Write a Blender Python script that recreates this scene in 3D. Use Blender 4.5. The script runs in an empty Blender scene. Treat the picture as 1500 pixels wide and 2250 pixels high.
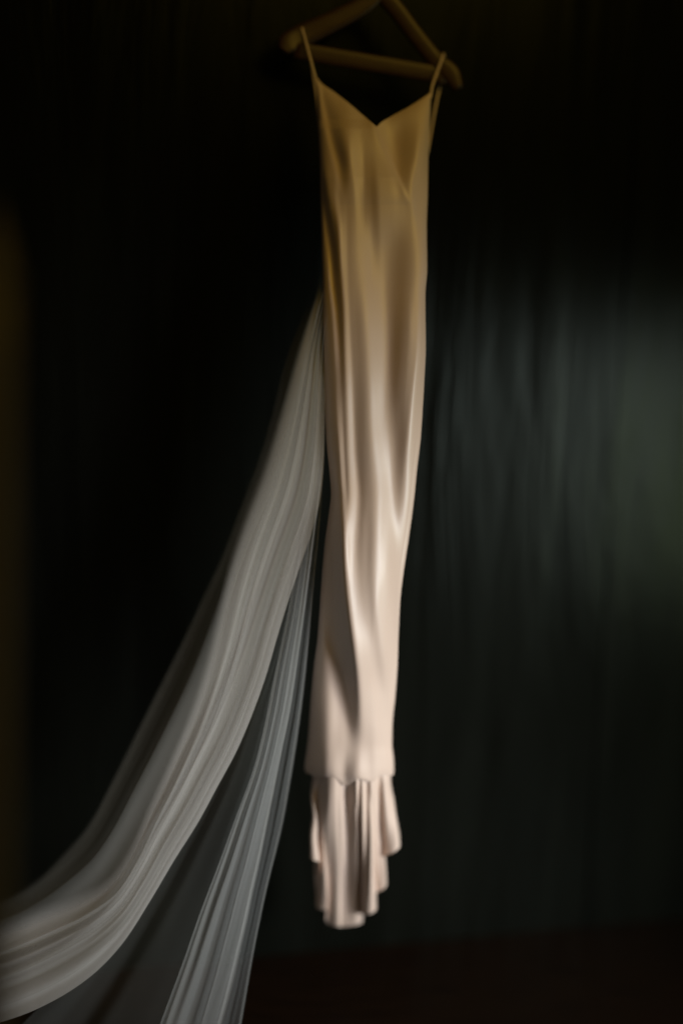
import bpy, bmesh, math, random
import numpy as np
from math import radians, sin, cos, pi
from mathutils import Vector, Matrix

random.seed(4)
rng = np.random.default_rng(7)
sc = bpy.context.scene
col = sc.collection

# ------------------------------------------------------------------ camera
PITCH, ROLL, EYE, FOC = radians(-8.0), radians(2.0), 1.62, 3125.0
CAM = np.array([0.0, 0.0, EYE])
F0 = np.array([0.0, cos(PITCH), sin(PITCH)])
R0 = np.array([1.0, 0.0, 0.0])
U0 = np.cross(R0, F0)
RV = cos(ROLL) * R0 + sin(ROLL) * U0
UV_ = cos(ROLL) * U0 - sin(ROLL) * R0
cam_d = bpy.data.cameras.new('camera')
cam = bpy.data.objects.new('camera', cam_d)
col.objects.link(cam)
cam_d.sensor_fit = 'VERTICAL'
cam_d.sensor_height = 36.0
cam_d.lens = 50.0
cam_d.clip_start = 0.05
cam_d.clip_end = 60.0
cam_d.dof.use_dof = True
cam_d.dof.focus_distance = 3.0
cam_d.dof.aperture_fstop = 0.3
m = Matrix((Vector(RV), Vector(UV_), Vector(-F0))).transposed().to_4x4()
m.translation = Vector(CAM)
cam.matrix_world = m
sc.camera = cam

# ------------------------------------------------------------------ world: a dim room
w = bpy.data.worlds.new('World')
sc.world = w
w.use_nodes = True
bg = w.node_tree.nodes['Background']
bg.inputs[0].default_value = (1.0, 0.76, 0.40, 1)
bg.inputs[1].default_value = 0.024


def area(name, loc, target, sx, sy, power, color, spread=180):
    d = bpy.data.lights.new(name, 'AREA')
    d.shape = 'RECTANGLE'
    d.size, d.size_y = sx, sy
    d.energy = power
    d.color = color
    d.spread = radians(spread)
    o = bpy.data.objects.new(name, d)
    col.objects.link(o)
    o.location = loc
    o.rotation_euler = (Vector(target) - Vector(loc)).to_track_quat('-Z', 'Y').to_euler()
    return o


# daylight from a low window to the right, the garden beside it, and a weak warm lamp high up
area('window_light', (2.58, 1.40, 1.06), (0.05, 3.2, 0.43), 0.95, 1.0, 9.8, (0.93, 0.97, 1.0), 47)
area('garden_light', (3.05, 1.75, 0.9), (0.6, 3.4, 0.9), 0.45, 0.9, 2.6, (0.75, 0.9, 0.45), 80)
area('warm_lamp', (1.7, 0.8, 3.7), (0.05, 3.05, 1.6), 1.7, 1.7, 5.6, (1.0, 0.63, 0.085), 85)

sc.view_settings.view_transform = 'Standard'
sc.view_settings.look = 'None'
sc.view_settings.exposure = 0.0
sc.view_settings.gamma = 1.0
sc.cycles.transparent_max_bounces = 32
sc.cycles.max_bounces = 8


# ------------------------------------------------------------------ helpers
def at(px, py, Y):
    """points of the vertical plane at distance Y seen at picture position px, py (arrays allowed)"""
    px, py, Y = np.broadcast_arrays(np.asarray(px, float), np.asarray(py, float), np.asarray(Y, float))
    d = F0 + ((px - 750) / FOC)[..., None] * RV - ((py - 1125) / FOC)[..., None] * UV_
    return CAM + d * (Y / d[..., 1])[..., None]


def curve(pts):
    """smooth monotone-ish interpolation (Catmull-Rom style hermite) of y -> values"""
    pts = np.array(pts, float)
    xs, ys = pts[:, 0], pts[:, 1:]
    tang = np.zeros_like(ys)
    dx = np.diff(xs)[:, None]
    sl = np.diff(ys, axis=0) / dx
    tang[1:-1] = np.where(sl[1:] * sl[:-1] > 0, 2 * sl[1:] * sl[:-1] / (sl[1:] + sl[:-1] + 1e-12), 0)
    tang[0], tang[-1] = sl[0], sl[-1]

    def f(v):
        v = np.asarray(v, float)
        vc = np.clip(v, xs[0], xs[-1])
        i = np.clip(np.searchsorted(xs, vc, side='right') - 1, 0, len(xs) - 2)
        h = (xs[i + 1] - xs[i])
        t = ((vc - xs[i]) / h)[..., None]
        h = h[..., None]
        return ((2 * t**3 - 3 * t**2 + 1) * ys[i] + (t**3 - 2 * t**2 + t) * h * tang[i]
                + (-2 * t**3 + 3 * t**2) * ys[i + 1] + (t**3 - t**2) * h * tang[i + 1])
    return f


def tag(o, label=None, cat=None, group=None, kind=None):
    for k, v in (('label', label), ('category', cat), ('group', group), ('kind', kind)):
        if v:
            o[k] = v
    return o


def empty(name, loc):
    o = bpy.data.objects.new(name, None)
    col.objects.link(o)
    o.location = loc
    return o


def link(name, me, mat, parent=None, smooth=True):
    o = bpy.data.objects.new(name, me)
    col.objects.link(o)
    me.materials.append(mat)
    if smooth:
        me.polygons.foreach_set('use_smooth', [True] * len(me.polygons))
    if parent is not None:
        o.parent = parent
        o.matrix_parent_inverse = Matrix.Translation(-parent.location)
    return o


def grid_mesh(name, P, wrap=False, uv=True):
    """P: (rows, cols, 3)"""
    n, k = P.shape[:2]
    me = bpy.data.meshes.new(name)
    i = np.arange(n - 1)[:, None]
    kk = k if wrap else k - 1
    j = np.arange(kk)[None, :]
    j2 = (j + 1) % k
    faces = np.stack([i * k + j, (i + 1) * k + j, (i + 1) * k + j2, i * k + j2], -1).reshape(-1, 4)
    me.from_pydata(P.reshape(-1, 3).tolist(), [], faces.tolist())
    if uv:
        ul = me.uv_layers.new(name='UVMap')
        jj, j22 = np.broadcast_to(j, (n - 1, kk)), np.broadcast_to(j + 1, (n - 1, kk))
        ii = np.broadcast_to(i, (n - 1, kk))
        q = np.stack([np.stack([jj, ii], -1), np.stack([jj, ii + 1], -1),
                      np.stack([j22, ii + 1], -1), np.stack([j22, ii], -1)], 2).astype(float)
        q[..., 0] /= kk
        q[..., 1] /= (n - 1)
        ul.data.foreach_set('uv', q.reshape(-1))
    me.update()
    return me


def tube(path, rx, rz, nseg=14, up=(0, 1, 0), cap=True):
    """sweep an ellipse (rx across, rz along 'up') along path; rx, rz may be arrays"""
    path = np.array(path, float)
    n = len(path)
    rx = np.broadcast_to(rx, n)
    rz = np.broadcast_to(rz, n)
    T = np.gradient(path, axis=0)
    T /= np.linalg.norm(T, axis=1)[:, None]
    up = np.array(up, float)
    S = np.cross(T, up)
    S /= np.linalg.norm(S, axis=1)[:, None]
    N = np.cross(S, T)
    a = np.linspace(0, 2 * pi, nseg, endpoint=False)
    ca, sa = np.cos(a), np.sin(a)
    # rounded-rectangle section
    e = 0.62
    cx, sx = np.sign(ca) * abs(ca)**e, np.sign(sa) * abs(sa)**e
    P = path[:, None] + S[:, None] * (rx[:, None] * cx)[..., None] + N[:, None] * (rz[:, None] * sx)[..., None]
    me = grid_mesh('m', P, wrap=True, uv=False)
    if cap:
        bm = bmesh.new()
        bm.from_mesh(me)
        bm.verts.ensure_lookup_table()
        bm.faces.new([bm.verts[q] for q in range(nseg)][::-1])
        bm.faces.new([bm.verts[(n - 1) * nseg + q] for q in range(nseg)])
        bmesh.ops.recalc_face_normals(bm, faces=bm.faces)
        bm.to_mesh(me)
        bm.free()
    return me


def box_mesh(x0, x1, y0, y1, z0, z1, bevel=0.0):
    bm = bmesh.new()
    bmesh.ops.create_cube(bm, size=1)
    for v in bm.verts:
        v.co = Vector(((x0 + x1) / 2 + v.co.x * (x1 - x0), (y0 + y1) / 2 + v.co.y * (y1 - y0),
                       (z0 + z1) / 2 + v.co.z * (z1 - z0)))
    if bevel:
        bmesh.ops.bevel(bm, geom=bm.edges[:], offset=bevel, segments=2, affect='EDGES')
    me = bpy.data.meshes.new('m')
    bm.to_mesh(me)
    bm.free()
    return me


# ------------------------------------------------------------------ materials
def new_mat(name):
    mt = bpy.data.materials.new(name)
    mt.use_nodes = True
    nt = mt.node_tree
    return mt, nt, nt.nodes['Principled BSDF']


def N(nt, typ, **kw):
    n = nt.nodes.new(typ)
    for k, v in kw.items():
        if k in n.inputs:
            n.inputs[k].default_value = v
        else:
            setattr(n, k, v)
    return n


def satin(name, base, rough=0.45):
    mt, nt, b = new_mat(name)
    tc = N(nt, 'ShaderNodeTexCoord')
    mp = N(nt, 'ShaderNodeMapping')
    mp.inputs['Scale'].default_value = (1, 1, 0.12)
    nt.links.new(tc.outputs['Object'], mp.inputs[0])
    nz = N(nt, 'ShaderNodeTexNoise', Scale=90.0, Detail=5.0)
    nt.links.new(mp.outputs[0], nz.inputs['Vector'])
    bp = N(nt, 'ShaderNodeBump', Strength=0.05, Distance=0.004)
    nt.links.new(nz.outputs[0], bp.inputs['Height'])
    nt.links.new(bp.outputs[0], b.inputs['Normal'])
    mr = N(nt, 'ShaderNodeMapRange')
    mr.inputs[3].default_value = rough - 0.03
    mr.inputs[4].default_value = rough + 0.05
    nt.links.new(nz.outputs[0], mr.inputs[0])
    nt.links.new(mr.outputs[0], b.inputs['Roughness'])
    b.inputs['Base Color'].default_value = (*base, 1)
    b.inputs['Specular IOR Level'].default_value = 0.85
    b.inputs['Sheen Weight'].default_value = 0.12
    b.inputs['Sheen Roughness'].default_value = 0.4
    return mt


def tulle(name, density, tint=(0.86, 0.86, 0.84), streak=18.0, lo=0.6, hi=1.2, fade=0.0, both=False):
    mt = bpy.data.materials.new(name)
    mt.use_nodes = True
    nt = mt.node_tree
    nt.nodes.clear()
    out = N(nt, 'ShaderNodeOutputMaterial')
    mix = N(nt, 'ShaderNodeMixShader')
    cl = N(nt, 'ShaderNodeMixShader')
    cl.inputs[0].default_value = 0.45
    df = N(nt, 'ShaderNodeBsdfDiffuse', Color=(*tint, 1))
    tl = N(nt, 'ShaderNodeBsdfTranslucent', Color=(*tint, 1))
    tr = N(nt, 'ShaderNodeBsdfTransparent')
    uv = N(nt, 'ShaderNodeUVMap')
    mp = N(nt, 'ShaderNodeMapping')
    mp.inputs['Scale'].default_value = (streak, 1.3, 1)
    nz = N(nt, 'ShaderNodeTexNoise', Scale=1.0, Detail=1.5)
    mr = N(nt, 'ShaderNodeMapRange')
    mr.inputs[1].default_value, mr.inputs[2].default_value = 0.3, 0.7
    mr.inputs[3].default_value, mr.inputs[4].default_value = density * lo, density * hi
    nt.links.new(uv.outputs[0], mp.inputs[0])
    nt.links.new(mp.outputs[0], nz.inputs['Vector'])
    nt.links.new(nz.outputs[0], mr.inputs[0])
    nt.links.new(df.outputs[0], cl.inputs[1])
    nt.links.new(tl.outputs[0], cl.inputs[2])
    nt.links.new(tr.outputs[0], mix.inputs[1])
    nt.links.new(cl.outputs[0], mix.inputs[2])
    if fade:                                   # the cloth thins out towards its loose side
        sx = N(nt, 'ShaderNodeSeparateXYZ')
        fr = N(nt, 'ShaderNodeMapRange', interpolation_type='SMOOTHSTEP')
        fr.inputs[1].default_value, fr.inputs[2].default_value = 0.0, fade
        fr.inputs[3].default_value, fr.inputs[4].default_value = (0.0 if both else 0.06), 1.0
        mu = N(nt, 'ShaderNodeMath', operation='MULTIPLY')
        nt.links.new(uv.outputs[0], sx.inputs[0])
        src = sx.outputs[0]
        if both:
            pp = N(nt, 'ShaderNodeMath', operation='PINGPONG')
            pp.inputs[1].default_value = 0.5
            nt.links.new(src, pp.inputs[0])
            src = pp.outputs[0]
        nt.links.new(src, fr.inputs[0])
        nt.links.new(fr.outputs[0], mu.inputs[0])
        nt.links.new(mr.outputs[0], mu.inputs[1])
        nt.links.new(mu.outputs[0], mix.inputs[0])
    else:
        nt.links.new(mr.outputs[0], mix.inputs[0])
    nt.links.new(mix.outputs[0], out.inputs[0])
    return mt


def wood(name, c1, c2, rough=0.4, scale=(1, 1, 1), spec=0.5):
    mt, nt, b = new_mat(name)
    tc = N(nt, 'ShaderNodeTexCoord')
    mp = N(nt, 'ShaderNodeMapping')
    mp.inputs['Scale'].default_value = scale
    nz = N(nt, 'ShaderNodeTexNoise', Scale=6.0, Detail=6.0, Distortion=0.6)
    cr = N(nt, 'ShaderNodeValToRGB')
    cr.color_ramp.elements[0].color = (*c1, 1)
    cr.color_ramp.elements[1].color = (*c2, 1)
    cr.color_ramp.elements[0].position = 0.3
    cr.color_ramp.elements[1].position = 0.7
    nt.links.new(tc.outputs['Object'], mp.inputs[0])
    nt.links.new(mp.outputs[0], nz.inputs['Vector'])
    nt.links.new(nz.outputs[0], cr.inputs[0])
    nt.links.new(cr.outputs[0], b.inputs['Base Color'])
    b.inputs['Roughness'].default_value = rough
    b.inputs['Specular IOR Level'].default_value = spec
    return mt


def wall_paint():
    mt, nt, b = new_mat('dark_green_paint')
    tc = N(nt, 'ShaderNodeTexCoord')
    mp = N(nt, 'ShaderNodeMapping')
    mp.inputs['Scale'].default_value = (9, 9, 1.1)
    nz = N(nt, 'ShaderNodeTexNoise', Scale=1.0, Detail=4.0, Distortion=0.8)
    nt.links.new(tc.outputs['Object'], mp.inputs[0])
    nt.links.new(mp.outputs[0], nz.inputs['Vector'])
    cr = N(nt, 'ShaderNodeValToRGB')
    cr.color_ramp.elements[0].color = (0.0030, 0.0032, 0.0024, 1)
    cr.color_ramp.elements[1].color = (0.0052, 0.0057, 0.0044, 1)
    cr.color_ramp.elements[0].position = 0.3
    cr.color_ramp.elements[1].position = 0.7
    nt.links.new(nz.outputs[0], cr.inputs[0])
    nt.links.new(cr.outputs[0], b.inputs['Base Color'])
    mp2 = N(nt, 'ShaderNodeMapping')
    mp2.inputs['Scale'].default_value = (6.5, 6.5, 0.8)
    nz2 = N(nt, 'ShaderNodeTexNoise', Scale=1.0, Detail=4.0, Roughness=0.55, Distortion=0.5)
    nt.links.new(tc.outputs['Object'], mp2.inputs[0])
    nt.links.new(mp2.outputs[0], nz2.inputs['Vector'])
    bp = N(nt, 'ShaderNodeBump', Strength=0.5, Distance=0.016)
    nt.links.new(nz2.outputs[0], bp.inputs['Height'])
    nt.links.new(bp.outputs[0], b.inputs['Normal'])
    b.inputs['Roughness'].default_value = 0.24
    b.inputs['Specular IOR Level'].default_value = 0.052
    b.inputs['Specular Tint'].default_value = (0.86, 1.0, 0.88, 1)
    return mt


SATIN = satin('champagne_satin', (0.66, 0.51, 0.43))
SATIN_IN = satin('champagne_satin_inside', (0.60, 0.47, 0.36), 0.5)
WOOD = wood('hanger_wood', (0.028, 0.011, 0.002), (0.05, 0.021, 0.0035), 0.42, (3, 30, 30))
FLOORW = wood('floor_boards', (0.006, 0.0026, 0.0011), (0.013, 0.006, 0.0023), 0.45, (1, 12, 1), 0.15)
POSTW = wood('post_wood', (0.085, 0.073, 0.05), (0.12, 0.106, 0.074), 0.6, (10, 10, 1))
PAINT = wall_paint()
METAL, _nt, _b = new_mat('hook_metal')
_b.inputs['Base Color'].default_value = (0.35, 0.33, 0.3, 1)
_b.inputs['Metallic'].default_value = 1.0
_b.inputs['Roughness'].default_value = 0.24

# ------------------------------------------------------------------ setting
A = radians(16.0)
WALL_Y = 3.45


def wall_point(x, off, z):
    """x along world x on the wall face; off metres behind the face"""
    s = x / cos(A)
    return Vector((s * cos(A) - off * sin(A), WALL_Y + s * sin(A) + off * cos(A), z))


wall = empty('wall', wall_point(0.0, 0.0, 0.0))
wall.rotation_euler = (0, 0, A)
tag(wall, kind='structure')
SEAM = 0.695 / cos(A)
for (xa, xb) in ((-2.2, SEAM - 0.0015), (SEAM + 0.0015, 1.9)):
    me = box_mesh(xa, xb, 0.0, 0.03, 0.0, 3.0, 0.0015)
    o = bpy.data.objects.new('panel', me)
    col.objects.link(o)
    me.materials.append(PAINT)
    o.parent = wall
me = box_mesh(-2.2, 1.9, 0.032, 0.06, 0.0, 3.0)
o = bpy.data.objects.new('backing', me)
col.objects.link(o)
me.materials.append(PAINT)
o.parent = wall

me = bpy.data.meshes.new('floor')
me.from_pydata([(-3, -1, 0), (3.4, -1, 0), (3.4, 4.8, 0), (-3, 4.8, 0)], [], [(0, 1, 2, 3)])
fl = link('floor', me, FLOORW, smooth=False)
tag(fl, kind='structure')

# ------------------------------------------------------------------ dress
YD = 3.05
PXM = 0.00099          # metres of depth for one picture pixel at the dress
root_loc = at(775, 2030, YD)
dress = empty('wedding_dress', root_loc)
tag(dress, 'champagne satin slip dress with V neckline hanging from the wooden hanger', 'dress')

left = curve([(150, 689), (165, 690), (200, 695), (300, 700), (370, 703), (430, 704), (520, 706), (600, 708),
              (700, 710), (800, 712), (900, 714), (980, 718), (1040, 724), (1085, 727), (1130, 722), (1200, 713),
              (1300, 705), (1400, 698), (1460, 690), (1550, 682), (1620, 677), (1655, 673), (1685, 669),
              (1702, 672), (1715, 680), (1740, 688)])
right = curve([(150, 948), (205, 946), (260, 944), (310, 942), (360, 940), (430, 939), (500, 937), (590, 938),
               (650, 934), (760, 935), (830, 932), (960, 924), (1030, 916), (1100, 909), (1180, 898), (1260, 886),
               (1320, 879), (1400, 875), (1460, 873), (1530, 868), (1590, 862), (1635, 861), (1665, 864),
               (1688, 865), (1702, 864), (1740, 862)])


def track(x, y, pts):
    f = curve(pts)(y)
    a = np.where((y < pts[0][0]) | (y > pts[-1][0]), 0, f[..., 2])
    d = np.abs((x - f[..., 0]) / np.maximum(f[..., 1], 2.5))
    return a * np.exp(-(d / 1.45)**3)


# slope of the cloth across the dress: negative faces the window, positive turns away
TRACKS = [
    # long highlight down the middle right
    [(430, 798, 14, 0), (560, 812, 18, -.22), (750, 828, 18, -.34), (900, 836, 18, -.44), (1000, 842, 17, -.52),
     (1100, 846, 16, -.52), (1200, 852, 16, -.52), (1300, 861, 17, -.5), (1400, 866, 18, -.4), (1520, 866, 18, 0)],
    # hollow panel right of it
    [(420, 905, 20, 0), (480, 905, 24, .25), (560, 894, 27, .4), (700, 889, 28, .42), (900, 882, 26, .38),
     (1050, 884, 20, .36), (1150, 880, 14, .28), (1230, 876, 10, .14), (1320, 872, 8, 0)],
    # ridge along the right edge
    [(620, 934, 7, 0), (700, 931, 7, -.35), (800, 926, 9, -.42), (900, 919, 11, -.45), (1000, 909, 12, -.45),
     (1100, 899, 13, -.42), (1200, 888, 13, -.3), (1330, 876, 12, 0)],
    [(770, 928, 5, 0), (850, 916, 6, -.22), (950, 904, 6, -.22), (1080, 893, 5, 0)],
    # left highlight curving to the lower drape
    [(420, 756, 6, 0), (500, 755, 6, -.22), (600, 756, 6, -.25), (700, 760, 6, -.32), (850, 768, 6, -.42),
     (1000, 773, 7, -.48), (1100, 777, 9, -.52), (1200, 773, 10, -.55), (1280, 776, 11, -.55), (1350, 783, 11, -.55),
     (1430, 796, 12, -.55), (1490, 808, 14, -.48), (1550, 816, 20, -.25), (1640, 820, 25, 0)],
    [(820, 743, 5, 0), (900, 746, 5, -.25), (1000, 752, 4, -.42), (1100, 757, 4, -.42), (1200, 763, 5, -.3),
     (1280, 768, 5, 0)],
    # shadowed hollow left of the drape
    [(1040, 733, 8, 0), (1100, 735, 9, .35), (1150, 738, 10, .45), (1250, 742, 12, .52), (1350, 752, 13, .58),
     (1430, 762, 13, .56), (1500, 772, 13, .5), (1570, 778, 12, .45), (1650, 782, 14, 0)],
    # lower left fall
    [(1180, 718, 8, 0), (1300, 718, 11, -.3), (1400, 718, 13, -.4), (1500, 722, 17, -.45), (1600, 738, 22, -.35),
     (1700, 748, 26, -.1)],
    # small upper left folds
    [(440, 708, 4, 0), (490, 714, 4, -.35), (560, 724, 4, -.5), (620, 728, 4, -.5), (680, 737, 5, -.4),
     (760, 741, 5, -.3), (870, 745, 4, 0)],
    [(430, 716, 6, 0), (500, 736, 7, .5), (600, 741, 7, .6), (680, 748, 7, .5), (760, 752, 6, .3), (880, 757, 5, 0)],
    [(360, 705, 5, 0), (420, 714, 5, .5), (500, 724, 5, .5), (560, 733, 5, .3), (600, 738, 5, 0)],
    # bodice
    [(160, 698, 3, 0), (200, 704, 3, -.4), (250, 713, 4, -.6), (320, 728, 4, -.5), (370, 742, 5, -.4), (430, 750, 5, 0)],
    [(200, 716, 8, 0), (240, 727, 10, .2), (300, 740, 11, .42), (360, 755, 8, .5), (410, 760, 7, 0)],
    [(260, 775, 14, 0), (320, 782, 8, -.25), (360, 790, 8, -.25), (460, 800, 12, 0)],
    [(225, 908, 20, 0), (275, 904, 20, .35), (310, 899, 20, .6), (350, 896, 17, .62), (400, 888, 12, .35), (470, 886, 12, 0)],
    [(255, 832, 12, 0), (290, 838, 10, -.25), (330, 852, 9, -.3), (380, 868, 8, -.25), (430, 880, 10, -.15), (540, 884, 14, 0)],
    [(270, 930, 7, 0), (310, 929, 7, -.35), (360, 925, 8, -.35), (410, 922, 13, -.35), (480, 928, 9, -.2), (560, 932, 8, 0)],
    [(330, 812, 8, 0), (380, 818, 7, .2), (450, 822, 7, .25), (560, 826, 7, .2), (640, 826, 7, 0)],
    # right lower
    [(1440, 862, 7, 0), (1500, 862, 8, .3), (1560, 858, 8, .25), (1620, 856, 8, 0)],
    [(1250, 842, 9, 0), (1330, 832, 6, -.12), (1420, 830, 8, -.1), (1500, 830, 8, 0)],
    # gathers fanning over the bust and waist
    [(300, 768, 4, 0), (350, 776, 4, -.22), (420, 784, 4, -.18), (520, 790, 5, 0)],
    [(330, 800, 4, 0), (380, 803, 4, .2), (450, 806, 5, .15), (540, 808, 6, 0)],
    [(300, 846, 3, 0), (350, 862, 3, .25), (400, 880, 3, .2), (440, 892, 4, 0)],
    [(360, 905, 4, 0), (420, 912, 5, -.2), (500, 915, 6, -.1), (560, 916, 6, 0)],
    [(400, 735, 4, 0), (450, 742, 4, -.25), (540, 748, 4, -.2), (640, 750, 4, 0)],
    [(600, 790, 10, 0), (720, 794, 9, .1), (900, 800, 10, .08), (1100, 806, 10, .1), (1250, 812, 10, 0)],
    [(1050, 820, 6, 0), (1150, 822, 5, -.1), (1280, 826, 5, -.1), (1380, 830, 6, 0)],
    [(640, 905, 5, 0), (720, 906, 5, -.12), (860, 897, 5, -.1), (960, 890, 5, 0)],
    # gathers just above the flounce
    [(1590, 800, 8, 0), (1680, 801, 8, -.2), (1730, 803, 8, -.25)],
    [(1560, 836, 8, 0), (1660, 836, 8, -.1), (1730, 838, 8, -.12)],
    [(1640, 745, 10, 0), (1700, 746, 9, -.3), (1735, 746, 9, -.3)],
    [(1640, 772, 10, 0), (1700, 770, 10, .35), (1740, 772, 10, .35)],
    [(1640, 705, 9, 0), (1690, 706, 9, .3), (1740, 706, 9, .3)],
]


def neck(u):
    """top edge of the front: picture y for the fraction across"""
    return curve([(0, 160), (.05, 182), (.16, 203), (.3, 231), (.42, 257), (.5, 273), (.525, 278), (.56, 270),
                  (.66, 255), (.8, 236), (.92, 217), (1, 203)])(u)[..., 0]


def skirt_end(u):
    return curve([(0, 1694), (.12, 1710), (.26, 1708), (.42, 1726), (.6, 1712), (.74, 1718), (.88, 1702), (1, 1704)])(u)[..., 0]


def body_height(u, x, y):
    W = right(y)[..., 0] - left(y)[..., 0]
    du = 1.0 / u.shape[1]
    s = np.zeros_like(x)
    for t in TRACKS:
        s += 1.65 * track(x, y, t)
    h = np.cumsum(s, axis=1) * W * du
    # flatten the total tilt so both side edges stay at the seam
    ramp = h[:, -1:] * u
    h = h - ramp * 0.85
    q = np.abs(2 * u - 1)
    D = curve([(150, 20), (260, 46), (330, 58), (430, 46), (700, 46), (1100, 44), (1350, 62), (1500, 72), (1640, 70), (1690, 66), (1740, 62)])(y)[..., 0]
    pw = curve([(150, 2.5), (1000, 2.5), (1350, 2.0), (1740, 2.0)])(y)[..., 0]
    h0 = D * np.maximum(0, 1 - q**pw)**0.55
    return h0 + h * np.minimum(1, (1 - q) * 12)


NU, NV = 260, 760
u = np.linspace(0, 1, NU)[None, :].repeat(NV, 0)
v = np.linspace(0, 1, NV)[:, None]
yy = neck(u) + (skirt_end(u) - neck(u)) * v
xx = left(yy)[..., 0] + (right(yy)[..., 0] - left(yy)[..., 0]) * u
GY = np.linspace(150, 1745, 900)
gu = np.linspace(0, 1, NU)[None, :].repeat(len(GY), 0)
gy = GY[:, None].repeat(NU, 1)
gx = left(gy)[..., 0] + (right(gy)[..., 0] - left(gy)[..., 0]) * gu
GH = body_height(gu, gx, gy)
k_ = np.exp(-0.5 * (np.arange(-30, 31) / 10.0)**2)
k_ /= k_.sum()
GH = sum(k_[q] * np.roll(np.pad(GH, ((30, 30), (0, 0)), 'edge'), q - 30, 0)[30:-30] for q in range(61))
fi = np.clip((yy - 150) / (GY[1] - GY[0]), 0, len(GY) - 1.001)
i0 = fi.astype(int)
fr = fi - i0
jj = np.arange(NU)[None, :].repeat(NV, 0)
hh = GH[i0, jj] * (1 - fr) + GH[i0 + 1, jj] * fr
hh = hh - 12 * np.exp(-(yy - neck(u)) / 14) * (1 - np.exp(-((u - .525) / .09)**2))   # the neckline edge rolls back
hh = hh + 1.1 * np.sin(xx / 9.5 + 1.4 * np.sin(yy / 130) + yy / 210) * (0.5 + 0.5 * np.sin(yy / 170 + xx / 60)) \
    + 0.7 * np.sin(xx / 5.2 - yy / 160 + 2 * np.sin(yy / 90)) * np.clip(np.sin(yy / 230 + 2), 0, 1)
dline = (xx - (822 + (yy - 278) * 0.47)) / 2.2                                    # wrap seam running down from the V
hh = hh + 7 / (1 + np.exp(np.clip(dline, -40, 40))) * np.clip((yy - 262) / 20, 0, 1) * np.clip((450 - yy) / 60, 0, 1)
hh = hh - 2 * np.exp(-(skirt_end(u) - yy) / 6)                                   # and the skirt tucks in over the flounce
DEPTH = YD + 0.0
# the whole dress leans a little: hem swings back towards the wall
lean = curve([(0, .29), (300, .19), (800, .03), (1300, 0), (1700, .05), (2040, .14)])


def dress_y(y):
    return YD + lean(y)[..., 0]


front_body = at(xx, yy, dress_y(yy) - hh * PXM)
body = link('front_panel', grid_mesh('front', front_body), SATIN, dress)
# back panel: closes the tube, cut straight and lower at the top
ub = np.linspace(0, 1, 60)[None, :].repeat(160, 0)
topb = curve([(0, 330), (.5, 360), (1, 330)])(ub)[..., 0]
yb = topb + (1700 - topb) * np.linspace(0, 1, 160)[:, None]
xb = left(yb)[..., 0] + 1.0 + (right(yb)[..., 0] - left(yb)[..., 0] - 2.0) * ub
qb = np.abs(2 * ub - 1)
hb = 26 * (1 - qb**2.5)**0.5 + 5 * np.sin(ub * 21 + yb / 300)
back = link('back_panel', grid_mesh('back', at(xb, yb, dress_y(yb) + hb * PXM)), SATIN_IN, dress)

# ---- flounce: pleated, hem at different heights (hem px, depth px, hem py)
HEM = np.array([(700, 45, 1850), (686, 20, 1876), (682, 4, 1886), (692, -8, 1891), (704, -4, 1894), (700, 18, 1930),
                (692, 30, 1992), (702, 20, 1998), (718, 16, 1999), (715, 28, 2016), (722, 30, 2029), (735, 22, 2034),
                (746, 18, 2036), (750, 23, 2036), (754, 18, 2036), (778, 15, 2033), (797, 22, 2025), (793, 22, 2008),
                (800, 0, 2008), (811, -14, 2009), (824, -6, 2003), (827, 12, 1996), (824, 26, 1962), (836, 18, 1956),
                (848, 24, 1944), (846, 38, 1905), (840, 30, 1886), (854, 8, 1879), (868, 2, 1872), (879, 14, 1860),
                (876, 45, 1838)], float)
NP_, NT, NS = len(HEM), 360, 130
tt = np.linspace(0, NP_ - 1, NT)
hem = curve([(i, *HEM[i]) for i in range(NP_)])(tt)
kk_ = np.exp(-0.5 * (np.arange(-9, 10) / 4.0)**2)
kk_ /= kk_.sum()
for c_ in (0, 1):
    hem[:, c_] = np.convolve(np.pad(hem[:, c_], 9, 'edge'), kk_, 'valid')
# top of the flounce: gathered into the seam
mono = np.maximum.accumulate(hem[:, 0] - np.linspace(0, 6, NT)) + np.linspace(0, 10, NT)
tf = 0.5 * (mono - mono[0]) / (mono[-1] - mono[0]) + 0.5 * np.linspace(0, 1, NT)
topx = left(np.array(1692.0))[0] + 7 + (right(np.array(1692.0))[0] - left(np.array(1692.0))[0] - 12) * tf
row = GH[int((1692 - 150) / (GY[1] - GY[0]))]
topd = 5 - np.interp(tf, np.linspace(0, 1, NU), row)
topy = 1680 + 0 * topx
s = np.linspace(0, 1, NS)[:, None]
sm = s
bx = topx + (hem[:, 0] - topx) * (0.6 * sm * sm * (3 - 2 * sm) + 0.4 * s) - 3 * np.sin(pi * np.clip(s * 2.2, 0, 1)) * (tf - 0.5) * 2
wob = np.where(bx < 720, 1, 0) * 6 * np.sin(s * 14) * (1 - s) * np.clip((720 - bx) / 20, 0, 1)
bd = topd + (hem[:, 1] * 1.0 - 46 - topd) * (s * s * (3 - 2 * s))
by = topy + (hem[:, 2] - topy) * s
tn = np.linspace(0, 1, NT)
bx = bx + 3.2 * np.sin(4.5 * s + 9 * tn) * np.sin(pi * s) + 2.0 * np.sin(9 * s + 23 * tn) * s
bd = bd + 3.5 * np.sin(5 * s + 31 * tn) * np.sin(pi * s) + 2 * np.sin(12 * s - 17 * tn) * s * s
gs = np.clip(s * 5, 0, 1) * np.clip((1.05 - s) * 3, 0, 1)
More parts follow.
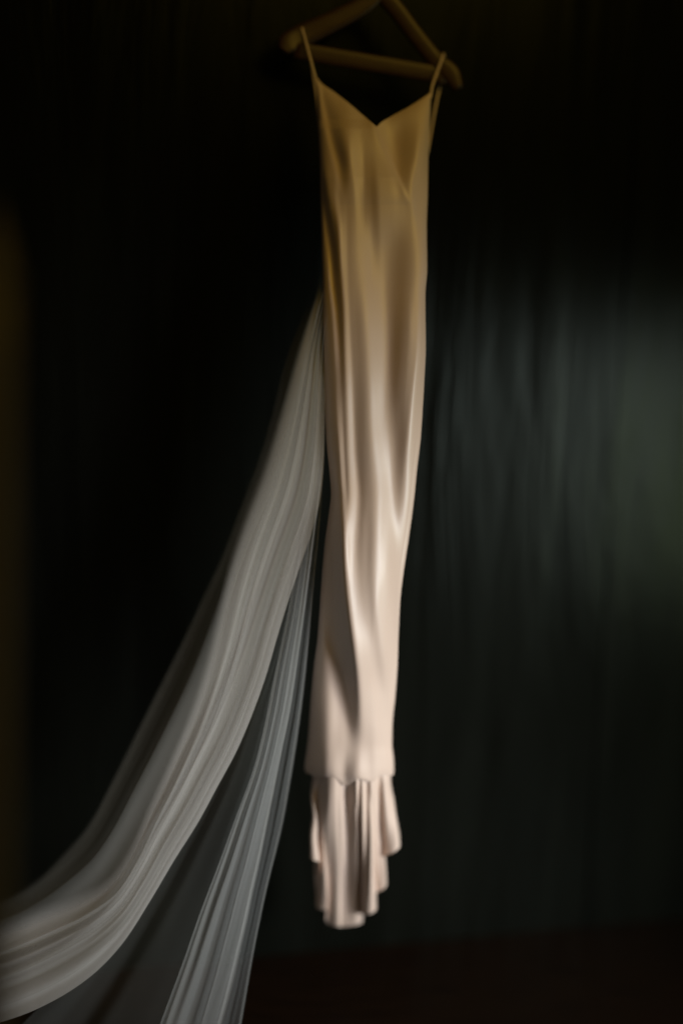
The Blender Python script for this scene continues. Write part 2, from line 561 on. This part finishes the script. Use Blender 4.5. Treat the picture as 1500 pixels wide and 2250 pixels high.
for xc, wd, am in ((783, 3.2, -6), (796, 3.2, -6.5), (815, 5, -7), (762, 7, 11), (789, 2.6, 3), (805, 3.5, 4), (722, 9, -5), (703, 6, 5), (738, 7, -4), (846, 6, -5), (834, 4, 4)):
    bd = bd + am * gs * np.exp(-0.5 * ((bx - xc - 6 * s * (xc - 775) / 90) / wd)**2)
P = at(bx + wob, by, dress_y(by) + bd * PXM)
flounce = link('flounce', grid_mesh('flounce', P), SATIN, dress)
# rear layer of the flounce, seen only between the front pleats
tb = np.linspace(0, 1, 120)
rx0 = 700 + 150 * tb
rx1 = 700 + 122 * tb
ry1 = 1880 + 146 * np.sin(pi * np.clip(tb * 1.15, 0, 1))**0.5
sb = np.linspace(0, 1, 60)[:, None]
rx = rx0 + (rx1 - rx0) * sb
ry = 1696 + (ry1 - 1696) * sb
rd = 44 + 22 * sb + 7 * np.sin(tb * 34) * sb
flb = link('flounce_back', grid_mesh('flounce_back', at(rx, ry, dress_y(ry) + rd * PXM)), SATIN_IN, dress)

# ------------------------------------------------------------------ hanger
HY = YD + 0.27
hanger = empty('clothes_hanger', at(830, 120, HY))
tag(hanger, 'tilted brown wooden clothes hanger with flat trouser bar above the dress', 'hanger')
arm = curve([(0, 622, 108, -10), (.06, 634, 90, -8), (.14, 662, 74, -4), (.3, 730, 42, 0), (.45, 800, 4, 4), (.52, 832, -22, 6),
             (.6, 862, 6, 8), (.72, 908, 66, 10), (.85, 958, 128, 12), (.94, 988, 156, 12), (1, 1006, 190, 12)])
ta = np.linspace(0, 1, 90)
ap = arm(ta)
path = at(ap[:, 0], ap[:, 1] + 6, HY + ap[:, 2] * 0.002)
wid = curve([(0, .013), (.05, .024), (.12, .026), (.3, .023), (.5, .021), (.7, .019), (.85, .019), (.94, .022), (1, .012)])(ta)[:, 0]
link('shoulder_arm', tube(path, wid, 0.011, 18, (0, 1, 0)), WOOD, hanger)
tb_ = np.linspace(0, 1, 20)
bar = at(646 + 340 * tb_, 110 + 58 * tb_, HY - 0.018 + 0.042 * tb_)
link('trouser_bar', tube(bar, 0.0195, 0.006, 14), WOOD, hanger)
hk = [np.array((832, -36)), np.array((832, -92))]
ang = np.linspace(pi * 0.5, -pi * 0.95, 26)
hx = np.concatenate([[832, 832, 832], 832 + 30 * np.cos(ang)])
hy = np.concatenate([[-30, -52, -72], -104 - 30 * np.sin(-ang)])
pth = at(hx, hy, HY + 0.012)
link('hook', tube(pth, 0.0022, 0.0022, 8, (0, 1, 0)), METAL, hanger)


# ------------------------------------------------------------------ straps over the hanger
def strap(pts, wid=0.0026):
    f = curve([(i, *p) for i, p in enumerate(pts)])(np.linspace(0, len(pts) - 1, 60))
    return link('strap', tube(at(f[:, 0], f[:, 1], HY + f[:, 2]), wid, 0.0009, 8, (0, 1, 0)), SATIN, dress)


strap([(693, 172, -.045), (684, 138, -.04), (673, 96, -.03), (663, 58, -.014), (664, 52, 0.0), (665, 58, .014), (671, 84, .02),
       (683, 136, .02), (694, 200, .0), (708, 340, -.03)])
strap([(945, 216, -.045), (949, 190, -.035), (960, 158, -.012), (972, 124, .008), (974, 118, .024), (975, 126, .04),
       (968, 176, .04), (955, 240, .02), (938, 340, -.03)])

# ------------------------------------------------------------------ veil
veil = empty('bridal_veil', at(560, 2200, 2.86))
tag(veil, 'sheer white tulle veil sweeping left from behind the satin dress', 'veil')


def sheet(name, L, R, mat, depth, folds, fold_x, fold_d, nt=260, ns=220, phase=0.0, sharp=0.0, grow=1.0):
    """cloth between a left and right edge (picture px lists running downwards), pleated across"""
    def par(E):
        E = np.array(E, float)
        d = np.concatenate([[0], np.cumsum(np.hypot(*np.diff(E, axis=0).T))])
        return curve(np.column_stack([d / d[-1], E]))
    fl_, fr_ = par(L), par(R)
    s_ = np.linspace(0, 1, ns)
    t_ = np.linspace(0, 1, nt)[None, :]
    S = s_[:, None]
    lft, rgt = fl_(s_), fr_(s_)
    ph = phase + 2 * pi * folds * t_ + 1.9 * np.sin(5.1 * t_ + 1.6 * S + phase) + 1.1 * np.sin(11.3 * t_ - 1.2 * S + 2 * phase) + 0.5 * S
    amp = fold_x * np.sin(pi * np.clip(t_, 0, 1))**0.5 * (0.6 + 0.4 * np.sin(9 * t_ + phase * 2))
    f = np.clip(t_ + amp * np.sin(ph) * (0.5 + 0.5 * S), 0, 1)
    X = lft[:, 0:1] + (rgt[:, 0:1] - lft[:, 0:1]) * f
    Yp = lft[:, 1:2] + (rgt[:, 1:2] - lft[:, 1:2]) * f
    dep = depth(S) + fold_d * np.cos(ph) * (0.25 + 0.75 * S**grow) + 0.012 * np.sin(3 * t_ + 5 * S + phase)
    return link(name, grid_mesh(name, at(X, Yp, dep)), mat, veil)


outer = [(770, 420), (725, 540), (697, 620), (662, 695), (622, 800), (594, 910), (560, 1020), (522, 1120), (488, 1210), (442, 1310),
         (400, 1400), (350, 1500), (300, 1600), (250, 1700), (192, 1808), (130, 1880), (80, 1928), (0, 1975), (-110, 2010), (-240, 2030)]
dense_l = [(772, 425), (730, 540), (702, 630), (678, 700), (640, 820), (606, 930), (570, 1040), (532, 1140), (500, 1240), (474, 1350),
           (450, 1450), (415, 1560), (370, 1670), (325, 1770), (285, 1860), (235, 1930), (165, 1965), (90, 1990), (0, 2022), (-110, 2055), (-240, 2080)]
main_r = [(800, 425), (760, 560), (722, 700), (714, 800), (714, 900), (712, 1000), (704, 1090), (686, 1165), (662, 1235), (640, 1300),
          (612, 1390), (586, 1480), (556, 1565), (520, 1650), (476, 1732), (436, 1806), (382, 1892), (330, 1980), (268, 2075),
          (200, 2145), (120, 2198), (40, 2234), (-60, 2262), (-180, 2285)]
tail_l = [(790, 425), (748, 620), (712, 820), (690, 1000), (668, 1150), (648, 1262), (628, 1370), (604, 1480), (582, 1590), (560, 1680),
          (520, 1790), (480, 1900), (440, 2005), (400, 2120), (350, 2255), (325, 2330)]
tail_r = [(802, 425), (765, 600), (722, 800), (714, 900), (712, 1000), (706, 1100), (700, 1180), (692, 1262), (685, 1340), (676, 1440), (664, 1550),
          (650, 1650), (635, 1740), (618, 1830), (600, 1900), (585, 1962), (572, 2022), (560, 2082), (548, 2150), (530, 2255), (516, 2330)]
inner_r = [(800, 425), (762, 600), (720, 800), (712, 900), (709, 1000), (700, 1100), (690, 1180), (680, 1262), (670, 1340), (656, 1440), (640, 1550),
           (622, 1640), (604, 1730), (586, 1820), (570, 1900), (556, 1962), (544, 2022), (530, 2082), (515, 2150), (488, 2255), (470, 2330)]
dmain = lambda S: 3.14 - 0.26 * S - 0.05 * S * S + 0.2 * np.clip(1 - S * 5, 0, 1)**1.5
dtail = lambda S: 3.13 - 0.19 * S - 0.06 * S * S + 0.2 * np.clip(1 - S * 5, 0, 1)**1.5
dgap = lambda S: 3.16 - 0.24 * S + 0.2 * np.clip(1 - S * 5, 0, 1)**1.5

T_MAIN = tulle('tulle_main', 0.31, (0.90, 0.86, 0.845), streak=2.5, lo=.8, hi=1.1, fade=0.2)
T_SOFT = tulle('tulle_soft', 0.22, (0.84, 0.82, 0.78), streak=2, lo=.8, hi=1.1, fade=0.4)
T_THIN = tulle('tulle_thin', 0.085, (0.74, 0.68, 0.58), 3, fade=0.1)
T_TAIL = tulle('tulle_tail', 0.25, (0.86, 0.87, 0.87), 1.5, .85, 1.1)
T_EDGE = tulle('tulle_edge', 0.11, (0.84, 0.86, 0.87), 1.5)
T_GAP = tulle('tulle_gap', 0.085, (0.8, 0.82, 0.78), 2, .8, 1.1)
T_FOLD = tulle('tulle_fold', 0.2, (0.87, 0.86, 0.84), 1, .5, 1.2, .5, True)
T_HEM = tulle('tulle_hem', 0.2, (0.87, 0.87, 0.87), 1, .5, 1.2, .3, True)


def between(L, R, f0, f1, n=26):
    """edge running a fraction of the way between two edges; the fraction drifts from f0 to f1"""
    def par(E):
        E = np.array(E, float)
        d = np.concatenate([[0], np.cumsum(np.hypot(*np.diff(E, axis=0).T))])
        return curve(np.column_stack([d / d[-1], E]))
    q = np.linspace(0, 1, n)
    a, b = par(L)(q), par(R)(q)
    f = (f0 + (f1 - f0) * q)[:, None]
    return (a + (b - a) * f).tolist()


soft_l = between(outer, dense_l, .6, .15)
sheet('veil_layer', outer, main_r, T_THIN, lambda S: dmain(S) + .03, 2, .05, .02, phase=.6)
sheet('veil_layer', dense_l, main_r, T_MAIN, dmain, 1.6, .018, .026, phase=1.7)
sheet('veil_layer', dense_l, main_r, T_MAIN, lambda S: dmain(S) - .022, 1.2, .022, .024, phase=4.1)
sheet('veil_layer', soft_l, main_r, T_SOFT, lambda S: dmain(S) - .04, 1.3, .018, .022, phase=2.9)
for a0, a1, b0, b1, dd in ((.68, .60, .80, .70, .02), (.45, .50, .60, .62, .02), (.82, .80, .93, .88, .02),
                           (.25, .28, .42, .40, .02)):
    sheet('veil_fold', between(dense_l, main_r, a0, a1), between(dense_l, main_r, b0, b1), T_FOLD,
          lambda S, dd=dd: dmain(S) - .045 - dd, .8, .1, .006, nt=14, ns=150, phase=a0 * 9)
# the tail: a smooth panel, its folded border, then a single thin layer with a hem
sheet('veil_layer', tail_l, inner_r, T_TAIL, dtail, .9, .022, .022, phase=.2)
sheet('veil_layer', between(tail_l, inner_r, .2, .42), inner_r, T_EDGE, lambda S: dtail(S) + .02, 1.0, .03, .016, phase=2.6)
sheet('veil_layer', inner_r, tail_r, T_EDGE, lambda S: dtail(S) + .012, .7, .06, .008, nt=40, phase=1.3)
for a, b, p, q in ((tail_l, inner_r, (.86, .90), (.99, .99)), (inner_r, tail_r, (.60, .82), (.99, .99)),
                   (tail_l, inner_r, (.0, .0), (.05, .03))):
    sheet('veil_fold', between(a, b, *p), between(a, b, *q), T_HEM, lambda S: dtail(S) - .012, .6, .1, .005, nt=14, ns=150, phase=p[0] * 7)
gap_l = main_r[:12] + [(500, 1620), (450, 1720), (400, 1810), (340, 1900), (270, 2000), (190, 2100), (100, 2200), (20, 2280), (-40, 2350)]
sheet('veil_layer', gap_l, between(tail_l, inner_r, 0, .25), T_GAP, dgap, .5, .0, .012, phase=1.1)

# ------------------------------------------------------------------ blurred post at the left border
PY_ = 1.75
pc = at(-26, 900, PY_)
post = empty('wooden_post', (pc[0], PY_, 0))
tag(post, 'dim brown wooden post standing at the left border of the picture', 'post')
ptop = at(-10, 640, PY_)[2]
n_ = 24
link('shaft', tube(np.column_stack([np.full(n_, pc[0]), np.full(n_, PY_), np.linspace(0, ptop, n_)]), 0.027, 0.027, 20, (0, 1, 0)), POSTW, post)
zc = np.linspace(0, 1, 16)
prof = 0.027 * (1 - 0.93 * zc**1.6) + 0.004 * np.exp(-((zc - .1) / .06)**2)
link('finial', tube(np.column_stack([np.full(16, pc[0]), np.full(16, PY_), ptop + .001 + zc * 0.1]), prof, prof, 20, (0, 1, 0)), POSTW, post)
